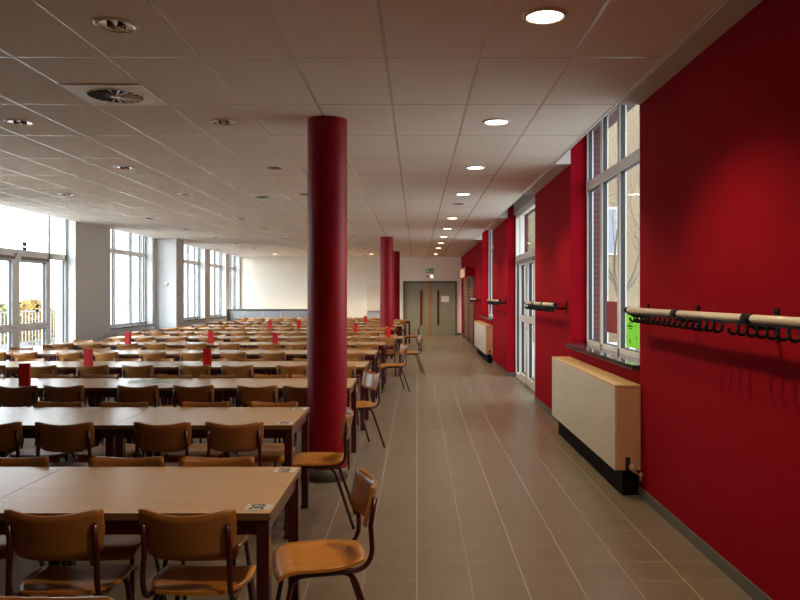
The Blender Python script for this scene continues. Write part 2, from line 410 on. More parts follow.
# glazed entrance units (structure)
def glazed_unit(name, xp, y0, y1, posts, transom, zt, leaves, midz, mat, inward, side_bar=None, low=()):
    t = 0.04
    f = MB()
    f.bevel_box(xp-t, xp+t, y0, y0+0.07, 0, zt).bevel_box(xp-t, xp+t, y1-0.07, y1, 0, zt).bevel_box(xp-t, xp+t, y0, y1, zt-0.07, zt)
    f.bevel_box(xp-t, xp+t, y0, y1, transom-0.06, transom+0.06)
    for p in posts:
        f.bevel_box(xp-t, xp+t, p-0.045, p+0.045, 0, transom if p in low else zt)
    root = struct(f.build(name, mat))
    hi = [y0+0.03] + [p for p in posts if p not in low] + [y1-0.03]
    for a, c in zip(hi, hi[1:]):
        MB().quad([(xp, a+0.045, transom+0.06), (xp, c-0.045, transom+0.06), (xp, c-0.045, zt-0.07), (xp, a+0.045, zt-0.07)]).build('transom_pane', M['glass'], root)
    ys = [y0+0.03] + list(posts) + [y1-0.03]
    for a, c in zip(ys, ys[1:]):
        a2, c2 = a+0.045, c-0.045
        is_leaf = any(abs((a+c)/2 - l) < abs(c-a)/2 for l in leaves)
        if not is_leaf:
            MB().bevel_box(xp-t, xp+t, a2, c2, 0, 0.09).build('bottom_rail', mat, root)
            if side_bar: MB().bevel_box(xp-t, xp+t, a2, c2, side_bar-0.05, side_bar+0.05).build('side_rail', mat, root)
            MB().quad([(xp, a2, 0.09), (xp, c2, 0.09), (xp, c2, transom-0.06), (xp, a2, transom-0.06)]).build('pane', M['glass'], root)
            g = MB()
            for yy in (a2, c2-0.008): g.box(xp-0.02, xp+0.02, yy, yy+0.008, 0.09, transom-0.06)
            g.build('gasket', M['gasket'], root)
        else:
            s = 0.085; z1 = transom-0.065
            lf = MB()
            lf.bevel_box(xp-t-0.012, xp+t, a2, a2+s, 0.01, z1).bevel_box(xp-t-0.012, xp+t, c2-s, c2, 0.01, z1)
            lf.bevel_box(xp-t-0.012, xp+t, a2+s, c2-s, z1-s, z1).bevel_box(xp-t-0.012, xp+t, a2+s, c2-s, 0.01, 0.16)
            lf.bevel_box(xp-t-0.012, xp+t, a2+s, c2-s, midz-0.055, midz+0.055)
            leaf = lf.build('door_leaf', mat, root)
            g = MB(); gk = MB()
            for za, zb in ((0.16, midz-0.055), (midz+0.055, z1-s)):
                g.quad([(xp, a2+s, za), (xp, c2-s, za), (xp, c2-s, zb), (xp, a2+s, zb)])
                for ya in (a2+s, c2-s-0.010): gk.box(xp-0.025, xp+0.025, ya, ya+0.010, za, zb)
                for zz in (za, zb-0.010): gk.box(xp-0.025, xp+0.025, a2+s, c2-s, zz, zz+0.010)
            g.build('pane', M['glass'], leaf); gk.build('gasket', M['gasket'], leaf)
            xi = xp + inward*0.07
            MB().tube([(xp+inward*0.03, c2-s/2, 1.02), (xi, c2-s/2, 1.02), (xi, c2-s/2-0.12, 1.02)], 0.010, 8).build('door_handle', M['steel'], leaf)
            xc = sorted((xp+inward*0.04, xp+inward*0.10))
            MB().bevel_box(xc[0], xc[1], (a2+c2)/2-0.45, (a2+c2)/2+0.5, z1-0.06, z1+0.0).build('door_closer', M['closer'], leaf)
    return root
D1 = glazed_unit('door_1', WXR-0.02, 11.46, 14.93, [12.35, 13.35, 14.3], 2.30, 3.16, [12.85, 13.8], 1.17, M['upvc'], -1, low=(13.35,))
D2 = glazed_unit('door_2', WXL, 12.1, 15.8, [12.55, 13.80, 15.05], 2.37, 3.35, [13.2, 14.4], 1.0, M['upvc_cool'], 1, low=(13.80,))

# double door in the back wall
f = MB().box(DX0, DX0+0.08, YB-0.03, YB+0.15, 0, DZ).box(DX1-0.08, DX1, YB-0.03, YB+0.15, 0, DZ).box(DX0, DX1, YB-0.03, YB+0.15, DZ-0.09, DZ)
D3 = struct(f.build('door_3', M['door_frame']))
lx = [(DX0+0.08, 0.465, 'l'), (0.525, DX1-0.08, 'r')]
for x0, x1, s in lx:
    vx = (0.09, 0.25) if s == 'l' else (0.77, 0.93)
    leaf = MB().box(x0, x1, YB+0.03, YB+0.08, 0.0, DZ-0.085).build('door_leaf', M['door_grey'], D3)
    MB().box(vx[0], vx[1], YB+0.015, YB+0.03, 0.36, 1.83).build('vision_frame', M['orange_wood'], leaf)
    MB().box(vx[0]+0.04, vx[1]-0.04, YB+0.008, YB+0.016, 0.40, 1.79).build('vision_pane', M['dark'], leaf)
    if s == 'r':
        MB().box(0.575, 0.615, YB+0.015, YB+0.03, 1.0, 1.22).tube([(0.595, YB+0.02, 1.1), (0.595, YB-0.035, 1.1), (0.70, YB-0.035, 1.1)], 0.011).build('door_handle', M['steel'], leaf)
MB().box(0.455, 0.535, YB+0.01, YB+0.09, 0.0, DZ-0.085).build('door_astragal', M['orange_wood'], D3)
tag(MB().box(0.97, 1.29, YB+0.022, YB+0.029, 1.32, 1.56).build('door_notice', M['paper']), 'white paper notice taped to the right leaf of the grey double doors', 'notice')

# ------------------------------------------------------------------ columns
for (x, y, lab) in ((-0.785, 6.65, 'large round red column standing nearest beside the front tables'), (-0.80, 20.0, 'second round red column, halfway down the hall'), (-0.775, 26.7, 'far round red column just behind the second one near the doors')):
    t = thing('round_column', lab, 'column', (x, y, 0), group='red columns along the corridor')
    MB().lathe([(0.1725, 0.10), (0.1725, ZC)], 48).build('column_shaft', M['column'], t)
    MB().lathe([(0.0, 0.0), (0.179, 0.0), (0.179, 0.10), (0.172, 0.104)], 48).build('column_base', M['skirting'], t)

# ------------------------------------------------------------------ ceiling fittings
def lamp_meshes():
    ring = MB().lathe([(0.098, -0.001), (0.10, -0.012), (0.112, -0.012), (0.125, -0.004), (0.125, 0.0)], 36).mesh('trim_ring', M['trim_white'])
    disc = MB().lathe([(0.0, -0.006), (0.099, -0.006)], 36).mesh('lamp_disc', M['lamp_on'])
    refl = MB().lathe([(0.0, -0.002), (0.03, -0.002), (0.045, -0.010), (0.07, -0.003), (0.1, -0.011)], 36).mesh('reflector', M['chrome'])
    bulbs = MB()
    for s in (-1, 1): bulbs.tube([(s*0.032, -0.035, -0.012), (s*0.032, 0.035, -0.012)], 0.011, 8)
    return ring, disc, refl, bulbs.mesh('bulb', M['bulb'])
L_RING, L_DISC, L_REFL, L_BULB = lamp_meshes()
LIT_E = 130
def lamp(x, y, lit, label, group, energy=None):
    t = thing('ceiling_downlight', label, 'ceiling light', (x, y, ZC), group=group)
    link('trim_ring', L_RING, t)
    if lit:
        link('lamp_disc', L_DISC, t)
        ld = bpy.data.lights.new('downlight_beam', 'SPOT'); ld.energy = energy or LIT_E; ld.color = (1.0, 0.78, 0.52)
        ld.spot_size = math.radians(125); ld.spot_blend = 0.55; ld.shadow_soft_size = 0.09
        lo = bpy.data.objects.new('downlight_beam', ld); COL.objects.link(lo); lo.parent = t; lo.location = (0, 0, -0.03)
    else:
        link('reflector', L_REFL, t); link('bulb', L_BULB, t)
cy_lit = [4.16, 6.7, 9.1, 11.5, 15.1, 17.5, 19.9, 22.3, 24.7, 28.3]
n = 0
for y in [1.9]:
    lamp(0.7, y, True, 'lit round downlight in the ceiling above the camera end of the corridor', 'lit downlights over the corridor')
for i, y in enumerate(cy_lit):
    lamp(0.7, y, True, 'lit round downlight over the corridor, %s counting from the camera' % ORD[i], 'lit downlights over the corridor', 240 if y > 28 else None)
lamp(0.7, 12.7, False, 'unlit small downlight in the gap of the lit corridor lights', None)
for x, rn in ((-1.7, 'first row left of the corridor lights'), (-3.5, 'second row left of the corridor lights'), (-5.3, 'third row left of the corridor lights')):
    k = 0
    for y in cy_lit:
        if x < -0.52*y - 0.15 or (x == -5.3 and y < 11): continue
        if y > 28: lamp(x, y, True, 'lit downlight by the back wall, %s' % rn, 'lit downlights by the back wall', 200)
        else:
            lamp(x, 4.3 if y < 5 else y, False, 'unlit chrome downlight in %s, %s from camera' % (rn, ORD[k]), 'unlit downlights over the tables'); k += 1

for y, lab in ((5.8, 'square white air vent with round swirl grille nearest to the camera'), (11.8, 'square white air vent in the ceiling, second from the camera'), (17.8, 'square white air vent far down the ceiling, third from camera')):
    t = thing('ceiling_vent', lab, 'vent', (-2.3, y, ZC), group='swirl vents in the ceiling')
    MB().bevel_box(-0.297, 0.297, -0.297, 0.297, -0.010, 0.0, 0.003).build('vent_plate', M['vent_white'], t)
    MB().lathe([(0.0, -0.0115), (0.20, -0.0115), (0.208, -0.010)], 40).build('vent_opening', M['dark'], t)
    v = MB()
    for k in range(18):
        a = 2*PI*k/18; c, s = math.cos(a), math.sin(a); pc, ps = -s, c
        r0, r1, w = 0.035, 0.198, 0.014
        v.quad([(c*r0-pc*0.004, s*r0-ps*0.004, -0.013), (c*r1-pc*w, s*r1-ps*w, -0.013), (c*r1+pc*0.002, s*r1+ps*0.002, -0.020), (c*r0+pc*0.002, s*r0+ps*0.002, -0.020)])
    v.lathe([(0.0, -0.021), (0.038, -0.019), (0.038, -0.012)], 20)
    v.build('vent_vanes', M['vent_white'], t)
    MB().lathe([(0.20, -0.010), (0.203, -0.018), (0.211, -0.018), (0.215, -0.010)], 40).build('vent_ring', M['vent_white'], t)

# ------------------------------------------------------------------ tables
TL, TW, TH = 1.17, 0.80, 0.75
def table_meshes():
    top = MB(); top.box(-TL/2+0.002, TL/2-0.002, -TW/2, TW/2, TH-0.028, TH, mats=[1, 0, 1, 1, 1, 1])
    top = top.mesh('tabletop', [M['table_top'], M['table_edge']])
    ap = MB()
    ap.box(-TL/2+0.045, TL/2-0.045, -TW/2+0.02, -TW/2+0.045, TH-0.09, TH-0.0285).box(-TL/2+0.045, TL/2-0.045, TW/2-0.045, TW/2-0.02, TH-0.09, TH-0.0285)
    ap.box(-TL/2+0.02, -TL/2+0.045, -TW/2+0.045, TW/2-0.045, TH-0.09, TH-0.0285).box(TL/2-0.045, TL/2-0.02, -TW/2+0.045, TW/2-0.045, TH-0.09, TH-0.0285)
    ap = ap.mesh('apron', M['maroon'])
    lg = MB().bevel_box(-0.025, 0.025, -0.025, 0.025, 0.0, TH-0.0285, 0.004).mesh('leg', M['maroon'])
    return top, ap, lg
T_TOP, T_APRON, T_LEG = table_meshes()
def make_table(x, y, label):
    t = thing('dining_table', label, 'table', (x, y, 0), group='beech topped tables in long rows')
    link('tabletop', T_TOP, t); link('apron', T_APRON, t)
    for sx in (-1, 1):
        for sy in (-1, 1): link('leg', T_LEG, t, (sx*(TL/2-0.033), sy*(TW/2-0.033), 0))
    return t
def text_mesh(txt, size, mat):
    cu = bpy.data.curves.new('txt', 'FONT'); cu.body = txt; cu.size = size; cu.align_x = 'CENTER'; cu.align_y = 'CENTER'
    cu.offset = size*0.018
    o = bpy.data.objects.new('txt', cu); COL.objects.link(o)
    dg = bpy.context.evaluated_depsgraph_get(); dg.update()
    me = bpy.data.meshes.new_from_object(o.evaluated_get(dg)); bpy.data.objects.remove(o)
    me.materials.clear(); me.materials.append(mat); return me
def number_label(t, lx, ly, txt):
    o = MB().box(-0.052, 0.052, -0.047, 0.047, 0, 0.0008).build('number_label', M['label_white'], t, (lx, ly, TH+0.0004))
    d = link('digits', text_mesh(txt, 0.080, M['ink']), o, (0.0, 0, 0.0014), PI/2)
    d.scale = (1, 1.0, 1)

# ------------------------------------------------------------------ chairs
def chair_meshes():
    # plywood seat: rounded outline, dished, front edge rolled down
    def grid_solid(fn, nu, nv, th, nfn):
        b = MB(); top = []; bot = []
        for i in range(nu+1):
            rt, rb = [], []
            for j in range(nv+1):
                u, v = -1+2*i/nu, -1+2*j/nv
                p = Vector(fn(u, v)); q = p - Vector(nfn(u, v))*th
                rt.append(b.bm.verts.new(p)); rb.append(b.bm.verts.new(q))
            top.append(rt); bot.append(rb)
        for i in range(nu):
            for j in range(nv):
                b._f([top[i][j], top[i+1][j], top[i+1][j+1], top[i][j+1]], True)
                b._f([bot[i][j], bot[i][j+1], bot[i+1][j+1], bot[i+1][j]], True)
        edge = [(i, 0) for i in range(nu)] + [(nu, j) for j in range(nv)] + [(i, nv) for i in range(nu, 0, -1)] + [(0, j) for j in range(nv, 0, -1)]
        for k in range(len(edge)):
            a, c = edge[k], edge[(k+1) % len(edge)]
            b._f([top[a[0]][a[1]], bot[a[0]][a[1]], bot[c[0]][c[1]], top[c[0]][c[1]]])
        return b
    def seat(u, v):
        # round the square into a squircle, more so at the rear
        k = 0.85 if v < 0 else 0.26
        uu = u*math.sqrt(1 - k*v*v/2); vv = v*math.sqrt(1 - 0.35*u*u/2*(1 if v < 0 else 0.5))
        x = 0.197*uu; y = 0.20*vv
        if v < 0: x *= 1 - 0.12*v*v
        z = 0.452 - 0.012*(1-uu*uu)*(1-vv*vv) + 0.010*max(0, -vv)**2
        if vv > 0.55: z -= 0.040*((vv-0.55)/0.45)**2
        return (x, y, z)
    s = grid_solid(seat, 14, 14, 0.013, lambda u, v: (0, 0, 1)).mesh('seat', M['seat_ply'])
    def back(u, v):
        t = (v+1)/2
        w = 0.188 if t > 0.5 else 0.188 - 0.013*(0.5-t)/0.5
        zb = 0.590 + 0.008*u*u + 0.026*abs(u)**10; zt = 0.768 + 0.024*u*u - 0.012*abs(u)**14
        z = zb + (zt-zb)*t
        return (w*u, -0.212 + 0.048*u*u - 0.035*t, z)
    bk = grid_solid(back, 14, 6, 0.011, lambda u, v: (0.25*u, -0.0 + 1.0, 0.12)).mesh('backrest', M['back_ply'])
    legs = {}
    for sx in (-1, 1):
        X = sx*0.150
        fr = [(X, 0.0, 0.416)] + arc_pts((X, 0.075, 0.416), (X, 0.125, 0.416), (X+sx*0.006, 0.138, 0.365), 5) + [(X+sx*0.03, 0.205, 0.0)]
        rr = [(X, 0.0, 0.416)] + arc_pts((X, -0.075, 0.416), (X, -0.125, 0.416), (X+sx*0.006, -0.142, 0.365), 5) + [(X+sx*0.03, -0.265, 0.0)]
        legs[(sx, 1)] = MB().tube(fr, 0.0115, 8).mesh('leg', M['maroon'])
        legs[(sx, -1)] = MB().tube(rr, 0.0115, 8).mesh('leg', M['maroon'])
        Xp = sx*0.168
        bp = [(Xp-sx*0.008, 0.12, 0.4255), (Xp-sx*0.004, -0.10, 0.4255)] + arc_pts((Xp, -0.13, 0.4255), (Xp, -0.208, 0.43), (Xp, -0.208, 0.52), 6) + [(Xp-sx*0.004, -0.203, 0.61), (Xp-sx*0.006, -0.222, 0.728)]
        legs[(sx, 0)] = MB().tube(bp, 0.0115, 8).mesh('back_post', M['maroon'])
    cb = MB().tube([(-0.15, 0.06, 0.418), (0.15, 0.06, 0.418)], 0.010, 8).tube([(-0.15, -0.06, 0.418), (0.15, -0.06, 0.418)], 0.010, 8).mesh('seat_frame', M['maroon'])
    return s, bk, legs, cb
C_SEAT, C_BACK, C_LEGS, C_BAR = chair_meshes()
def first_chair():
    t = thing('school_chair', 'x', 'chair', group='plywood chairs around the long table rows')
    link('seat', C_SEAT, t); link('backrest', C_BACK, t)
    for sx in (-1, 1):
        link('leg', C_LEGS[(sx, 1)], t); link('leg', C_LEGS[(sx, -1)], t); link('back_post', C_LEGS[(sx, 0)], t)
    link('seat_frame', C_BAR, t)
    return t
PROTO = first_chair(); USED = [False]
def place_chair(x, y, rz, label):
    c = PROTO if not USED[0] else copy_tree(PROTO)
    USED[0] = True
    c.location = (x, y, 0); c.rotation_euler = (0, 0, rz); c['label'] = label
    return c

row_end = [-0.57, -0.81, -0.61, -0.61, -0.60, -0.55, -0.30, -0.75, -0.60, -0.41, -0.50, -0.22, -0.60]
near_x = {0: [-0.874, -1.393], 1: [-1.18, -1.637, -2.28, -2.75], 2: [-1.03, -1.446, -2.045, -2.54, -3.21, -3.62]}
far_x = {0: [-1.003, -1.464, -2.04], 1: [-1.105, -1.63, -2.26, -2.76], 2: [-1.12, -1.52, -2.05, -2.50, -3.27, -3.72]}
LEFT_END = -6.62
rng = random.Random(21)
TABLES = {}
for r in range(13):
    y0 = 2.96 + 2.0*r; yc = y0 + TW/2
    nt_ = int((row_end[r] - LEFT_END + 0.25) / TL)
    cn = cf = 0
    for k in range(nt_):
        xc = row_end[r] - TL*(k+0.5)
        vis = 0.56*(y0+TW) + 0.05
        if xc + TL/2 < -vis: break
        TABLES[(r, k)] = make_table(xc, yc, 'beech topped maroon table in %s nearest row, %s from the corridor end' % (ORD[r], ORD[k]))
        for j in (0, 1):
            for side in ('near', 'far'):
                spec = near_x if side == 'near' else far_x
                idx = 2*k + j
                if r in spec and idx < len(spec[r]): cx = spec[r][idx]
                else:
                    cx = xc + (0.255 if j == 0 else -0.255) + rng.uniform(-0.05, 0.05)
                dy = rng.uniform(-0.02, 0.035) if r > 1 else 0.0
                # backrest plane sits just outside the table edge
                cy = (y0 - 0.055 - dy + 0.205) if side == 'near' else (y0 + TW + 0.075 + dy - 0.205)
                if cx + 0.2 < -0.552*(cy+0.2): continue
                if side == 'near': cn += 1; o_ = cn
                else: cf += 1; o_ = cf
                rz = (0 if side == 'near' else PI) + rng.uniform(-0.05, 0.05)
                place_chair(cx, cy, rz, 'wooden chair, %s side of %s nearest table row, %s from corridor end' % (side, ORD[r], ORD[o_-1]))
for key, pr in {(0, 0): ('30', '60'), (1, 0): ('29', '59')}.items():
    t = TABLES[key]
    number_label(t, TL/2-0.065, -TW/2+0.085, pr[0]); number_label(t, TL/2-0.070, TW/2-0.075, pr[1])

# chairs standing at the corridor ends and one in the foreground
def face(x, y, dx, dy, lab): place_chair(x, y, math.atan2(dy, dx) - PI/2, lab)
face(-0.435, 3.37, -1.0, -0.25, 'glossy plywood chair turned sideways at corridor end of the nearest table')
face(-0.705, 5.36, -1.0, -0.05, 'plywood chair sideways at the corridor end of second table, before big column')
face(-0.66, 8.0, -0.86, -0.5, 'angled plywood chair just right of the big red column, facing the tables')
face(-0.42, 12.60, -0.95, -0.25, 'plywood chair turned sideways between corridor ends of fifth and sixth nearest table rows')
face(-0.14, 15.36, -1.0, -0.15, 'plywood chair at corridor end of seventh nearest table row, standing furthest out')
face(-0.16, 21.4, -1.0, -0.05, 'plywood chair at corridor end near the back doors, turned sideways')
place_chair(-1.00, 1.84, PI, 'plywood chair at the bottom left edge showing only its backrest top')

# things on the tables
def red_card(x, y, label):
    b = MB(); h = 0.205; w = 0.047
    pl = [(-w, -0.03), (w, -0.03), (w*0.9, 0.03), (-w*0.9, 0.03)]
    lo = [b.bm.verts.new((p[0], p[1], 0)) for p in pl]; hi = [b.bm.verts.new((p[0]*0.97, p[1]*0.9, h)) for p in pl]
    for i in range(4): b._f([lo[i], lo[(i+1)%4], hi[(i+1)%4], hi[i]])
    b._f(lo[::-1])
    inn = [b.bm.verts.new((p[0]*0.90, p[1]*0.78, h)) for p in pl]; dn = [b.bm.verts.new((p[0]*0.90, p[1]*0.78, h-0.02)) for p in pl]
    for i in range(4):
        b._f([hi[i], hi[(i+1)%4], inn[(i+1)%4], inn[i]]); b._f([inn[i], inn[(i+1)%4], dn[(i+1)%4], dn[i]])
    b._f(dn)
    o = b.build('card_holder', M['card_red'], None, (x, y, TH+0.0005), rng.uniform(-0.2, 0.2))
    tag(o, label, 'card holder', 'red card holders on the tables')
def at(px, d): return (px-417)*d/760
for px, d, lab in ((25, 7.15, 'red card holder on the third nearest row, leftmost in the photo'), (88.5, 9.08, 'red card holder on fourth nearest row, left of the photo'),
                   (207.5, 9.15, 'red card holder on fourth nearest row, right of the green leaflet'), (128, 13.3, 'red card holder far left before the grey wall pier'),
                   (211, 13.5, 'red card holder behind the one on the fourth row, left of centre'), (275.5, 13.0, 'red card holder left of the big column, middle of the hall'),
                   (270.5, 19.3, 'small distant red card holder below the grey partition, left one of two'), (299, 19.35, 'small distant red card holder below the partition, nearest the big column'),
                   (355.7, 17.4, 'red card holder just right of the big column, lower of two'), (365.6, 23.4, 'distant red card holder in front of the cream wall cabinet'),
                   (388.5, 15.2, 'red card holder at the corridor end of seventh row, before second column')):
    red_card(at(px, d), d, lab)
def leaflet(x, y, w, h, rz, lab):
    b = MB()
    for i in range(3):
        b.quad([(-w/2+w*i/3+0.002, -h/2, 0), (-w/2+w*(i+1)/3-0.002, -h/2, 0), (-w/2+w*(i+1)/3-0.002, h/2, 0), (-w/2+w*i/3+0.002, h/2, 0)])
    tag(b.build('green_leaflet', M['leaflet'], None, (x, y, TH+0.001), rz), lab, 'leaflet', 'green leaflets lying on tables')
leaflet(at(153, 7.5), 7.48, 0.44, 0.28, 0.15, 'green and white leaflet lying flat on the third nearest table row')
leaflet(at(180, 9.1), 9.2, 0.26, 0.2, -0.1, 'small green leaflet lying on the fourth nearest table row')

# ------------------------------------------------------------------ right wall furniture
def cover(name, y0, y1, x0, x1, z0, z1, mats, label, group, valve_y=None, dirn=1):
    """boxed radiator: x0 = room side face, x1 = wall side"""
    t = thing(name, label, 'radiator cover', ((x0+x1)/2, (y0+y1)/2, 0), group=group)
    ox, oy = (x0+x1)/2, (y0+y1)/2
    def L(b): 
        bmesh.ops.translate(b.bm, verts=b.bm.verts[:], vec=(-ox, -oy, 0)); return b
    s = 1 if x1 > x0 else -1
    def bx(xa, xb, ya, yb, za, zb, r=0.004): return L(MB().bevel_box(min(xa, xb), max(xa, xb), ya, yb, za, zb, r))
    bx(x0, x0+s*0.02, y0, y1, z0, z1-0.018).build('front_panel', mats[0], t)
    bx(x0-s*0.0, x1-s*0.002, y0-0.004, y1+0.004, z1-0.018, z1).build('top_panel', mats[2], t)
    bx(x0+s*0.02, x1-s*0.002, y0, y0+0.02, z0, z1-0.018).build('end_panel', mats[1], t)
    bx(x0+s*0.02, x1-s*0.002, y1-0.02, y1, z0, z1-0.018).build('end_panel', mats[1], t)
    bx(x0+s*0.07, x1-s*0.014, y0+0.03, y1-0.03, 0.0, z1-0.1, 0.006).build('dark_base', M['dark_base'], t)  # near-black box standing for the dark gap under the cover
    if valve_y is not None:
        L(MB().box(x0+0.085, x0+0.125, y0-0.003, y0-0.0005, z0+0.0, z0+0.105)).build('valve_slot', M['dark'], t)
        v = L(MB().tube([(x0+0.12, y0-0.005, z0+0.02), (x0+0.12, y0-0.06, z0+0.02), (x1-0.01, y0-0.075, z0-0.035)], 0.011, 10).tube([(x1-0.022, y0-0.075, z0-0.07), (x1-0.022, y0-0.075, z0+0.0)], 0.014, 10)).build('valve_pipe', M['copper'], t)
        L(MB().lathe([(0.0, -0.012), (0.020, -0.012), (0.024, 0.0), (0.024, 0.03), (0.018, 0.05), (0.0, 0.052)], 16, (x0+0.13, y0-0.06, z0+0.035), axis='y')).build('valve_knob', M['valve_white'], v)
    return t
cm = (M['cover_front'], M['cover_end'], M['cover_top'])
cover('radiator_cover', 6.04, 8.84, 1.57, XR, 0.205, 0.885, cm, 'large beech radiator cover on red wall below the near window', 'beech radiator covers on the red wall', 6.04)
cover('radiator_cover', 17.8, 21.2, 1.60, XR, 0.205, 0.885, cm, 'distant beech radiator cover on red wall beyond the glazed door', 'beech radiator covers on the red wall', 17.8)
cc = (M['cover_cream'],)*3
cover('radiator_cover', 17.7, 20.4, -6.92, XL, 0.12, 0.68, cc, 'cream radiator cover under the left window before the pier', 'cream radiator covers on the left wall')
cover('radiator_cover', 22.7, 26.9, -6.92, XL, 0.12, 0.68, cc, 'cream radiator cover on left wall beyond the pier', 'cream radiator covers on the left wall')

HOOK = None
def coat_rack(y0, y1, joints, brackets, label, gaps, near_dark=0.0):
    global HOOK
    xt, zt, r = 1.637, 1.484, 0.021
    t = thing('coat_rack', label, 'coat rack', (XR, (y0+y1)/2, zt), group='coat racks along the red wall')
    oy = (y0+y1)/2
    def P(x, y, z): return (x-XR, y-oy, z-zt)
    MB().tube([P(xt, y0+0.03, zt), P(xt, y1-0.03, zt)], r, 14).build('rail', M['rail_wood'], t)
    for y in (y0, y1): MB().tube([P(xt, y-0.03, zt), P(xt, y+0.04, zt)], r+0.003, 14).build('end_cap', M['black'], t)
    for y in joints: MB().tube([P(xt, y-0.05, zt), P(xt, y+0.05, zt)], r+0.004, 14).build('joint_sleeve', M['black'], t)
    for y in brackets:
        b = MB().bevel_box(XR-0.012-XR, -0.0008, y-0.02-oy, y+0.02-oy, 1.375-zt, 1.535-zt, 0.004)
        b.tube([P(XR-0.01, y, 1.44), P(xt+0.03, y, 1.44), P(xt, y, 1.462)], 0.014, 8)
        b.lathe([(0.0, 0.0), (0.006, 0.0), (0.006, -0.004)], 8, P(XR-0.012, y, 1.515), axis='x')
        b.build('wall_bracket', M['black'], t)
    if HOOK is None:
        pts = [(0, 0, -0.018), (0, 0, -0.052)] + arc_pts((0, 0, -0.052), (0, 0, -0.082), (-0.028, 0, -0.082), 4)[1:] + arc_pts((-0.028, 0, -0.082), (-0.05, 0, -0.080), (-0.052, 0, -0.052), 4)[1:]
        HOOK = MB().tube(pts, 0.0085, 8).mesh('hook', M['black'])
    MB().bevel_box(xt-0.006-XR, xt+0.006-XR, y0+0.0-oy, y1-oy, -0.033, -0.020, 0.002).build('hook_bar', M['black'], t)
    y = y0 + 0.06
    while y < y1 - 0.14:
        if not any(abs(y-g) < 0.06 for g in gaps): link('hook', HOOK, t, (xt-XR, y-oy, 0))
        y += 0.105
coat_rack(2.55, 5.90, [3.75, 4.80], [2.70, 3.75, 4.80, 5.84], 'near coat rack of black hooks below a pale rail, at right edge', [3.95])
coat_rack(9.0, 11.40, [9.9, 10.7], [9.02, 10.0, 11.2], 'coat rack on red wall between the near window and the glazed door', [])
coat_rack(15.05, 17.55, [15.9, 16.7], [15.1, 16.3, 17.4], 'coat rack on red wall just beyond the glazed door', [])
coat_rack(21.0, 23.1, [22.0], [21.05, 22.0, 23.0], 'furthest coat rack, beside the brown shutter', [])

# posters on the panes
xg = WXR - 0.014
tag(MB().quad([(xg, 7.52, 1.215), (xg, 7.95, 1.215), (xg, 7.95, 1.535), (xg, 7.52, 1.535)]).build('window_poster', M['poster_red'], None), 'dark red poster stuck on the second pane of the near window', 'poster')
t = tag(MB().quad([(xg, 6.76, 1.115), (xg, 7.20, 1.115), (xg, 7.20, 1.445), (xg, 6.76, 1.445)]).build('window_poster', M['poster_green'], None), 'lime green poster stuck on near window pane above the sill', 'poster')
b = MB(); xi = xg - 0.002
for (ya, yb, za, zb) in ((7.02, 7.10, 1.333, 1.343), (6.97, 7.14, 1.305, 1.318), (7.00, 7.11, 1.287, 1.295), (7.05, 7.075, 1.15, 1.19), (6.85, 6.87, 1.36, 1.39), (6.88, 6.89, 1.31, 1.33), (6.84, 6.86, 1.20, 1.225), (7.18, 7.19, 1.19, 1.21), (7.17, 7.18, 1.30, 1.32), (6.92, 6.94, 1.40, 1.415)):
    b.quad([(xi, ya, za), (xi, yb, za), (xi, yb, zb), (xi, ya, zb)])
b.build('poster_print', M['ink'], t)
xd = WXR - 0.02 - 0.014
tag(MB().quad([(xd, 13.46, 1.26), (xd, 13.68, 1.26), (xd, 13.68, 1.52), (xd, 13.46, 1.52)]).build('door_poster', M['poster_yellow'], None), 'yellow notice stuck on the pane of the right glazed door', 'poster')
xl = WXL + 0.014
for (y, z, w, h, lab) in ((14.15, 2.50, 0.14, 0.17, 'dark square sticker on pane above the left glazed door'), (14.62, 1.34, 0.12, 0.14, 'small dark sticker on the left glazed door leaf'),
                         (18.95, 1.28, 0.10, 0.13, 'small dark sticker on window left of the wall pier'), (23.9, 1.28, 0.10, 0.13, 'small dark sticker on window right of the wall pier'), (27.1, 1.28, 0.10, 0.13, 'small dark sticker on the second window beyond the pier')):
    b = MB().quad([(xl, y-w/2, z-h/2), (xl, y+w/2, z-h/2), (xl, y+w/2, z-0.01), (xl, y-w/2, z-0.01)]).quad([(xl, y-w/2, z+0.01), (xl, y+w/2, z+0.01), (xl, y+w/2, z+h/2), (xl, y-w/2, z+h/2)])
    tag(b.build('pane_sticker', M['sticker_grey'], None), lab, 'sticker', 'stickers on the left glazing')

# round thermostat on the pier
t = thing('thermostat', 'small round white thermostat on the face of the left wall pier', 'thermostat', (-6.80, 20.62, 1.9))
MB().lathe([(0.0, -0.035), (0.045, -0.032), (0.058, -0.012), (0.058, 0.002)], 24, axis='y').build('housing', M['sign_white'], t)
MB().lathe([(0.0, -0.045), (0.018, -0.045), (0.02, -0.034)], 16, axis='y').build('dial', M['paper'], t)

# roller shutter with its box at the far end of the red wall
t = thing('roller_shutter', 'brown roller shutter with projecting box near the end of the red wall', 'shutter', (XR, 25.8, 0))
def S(x0, x1, y0, y1, z0, z1, r=0.005): return MB().bevel_box(x0-XR, x1-XR, y0-25.8, y1-25.8, z0, z1, r)
S(XR-0.025, XR-0.002, 23.35, 28.35, 0.08, 2.16).build('shutter_curtain', M['shutter'], t)
for y in (23.35, 25.6, 28.25): S(XR-0.05, XR-0.026, y, y+0.10, 0.0, 2.16).build('guide_rail', M['shutter_rail'], t)
bx = MB().box(1.47-XR, -0.002, 23.3-25.8, 26.0-25.8, 2.17, 2.45, mats=[1, 0, 0, 0, 1, 0]).build('shutter_box', [M['red'], M['peach']], t)

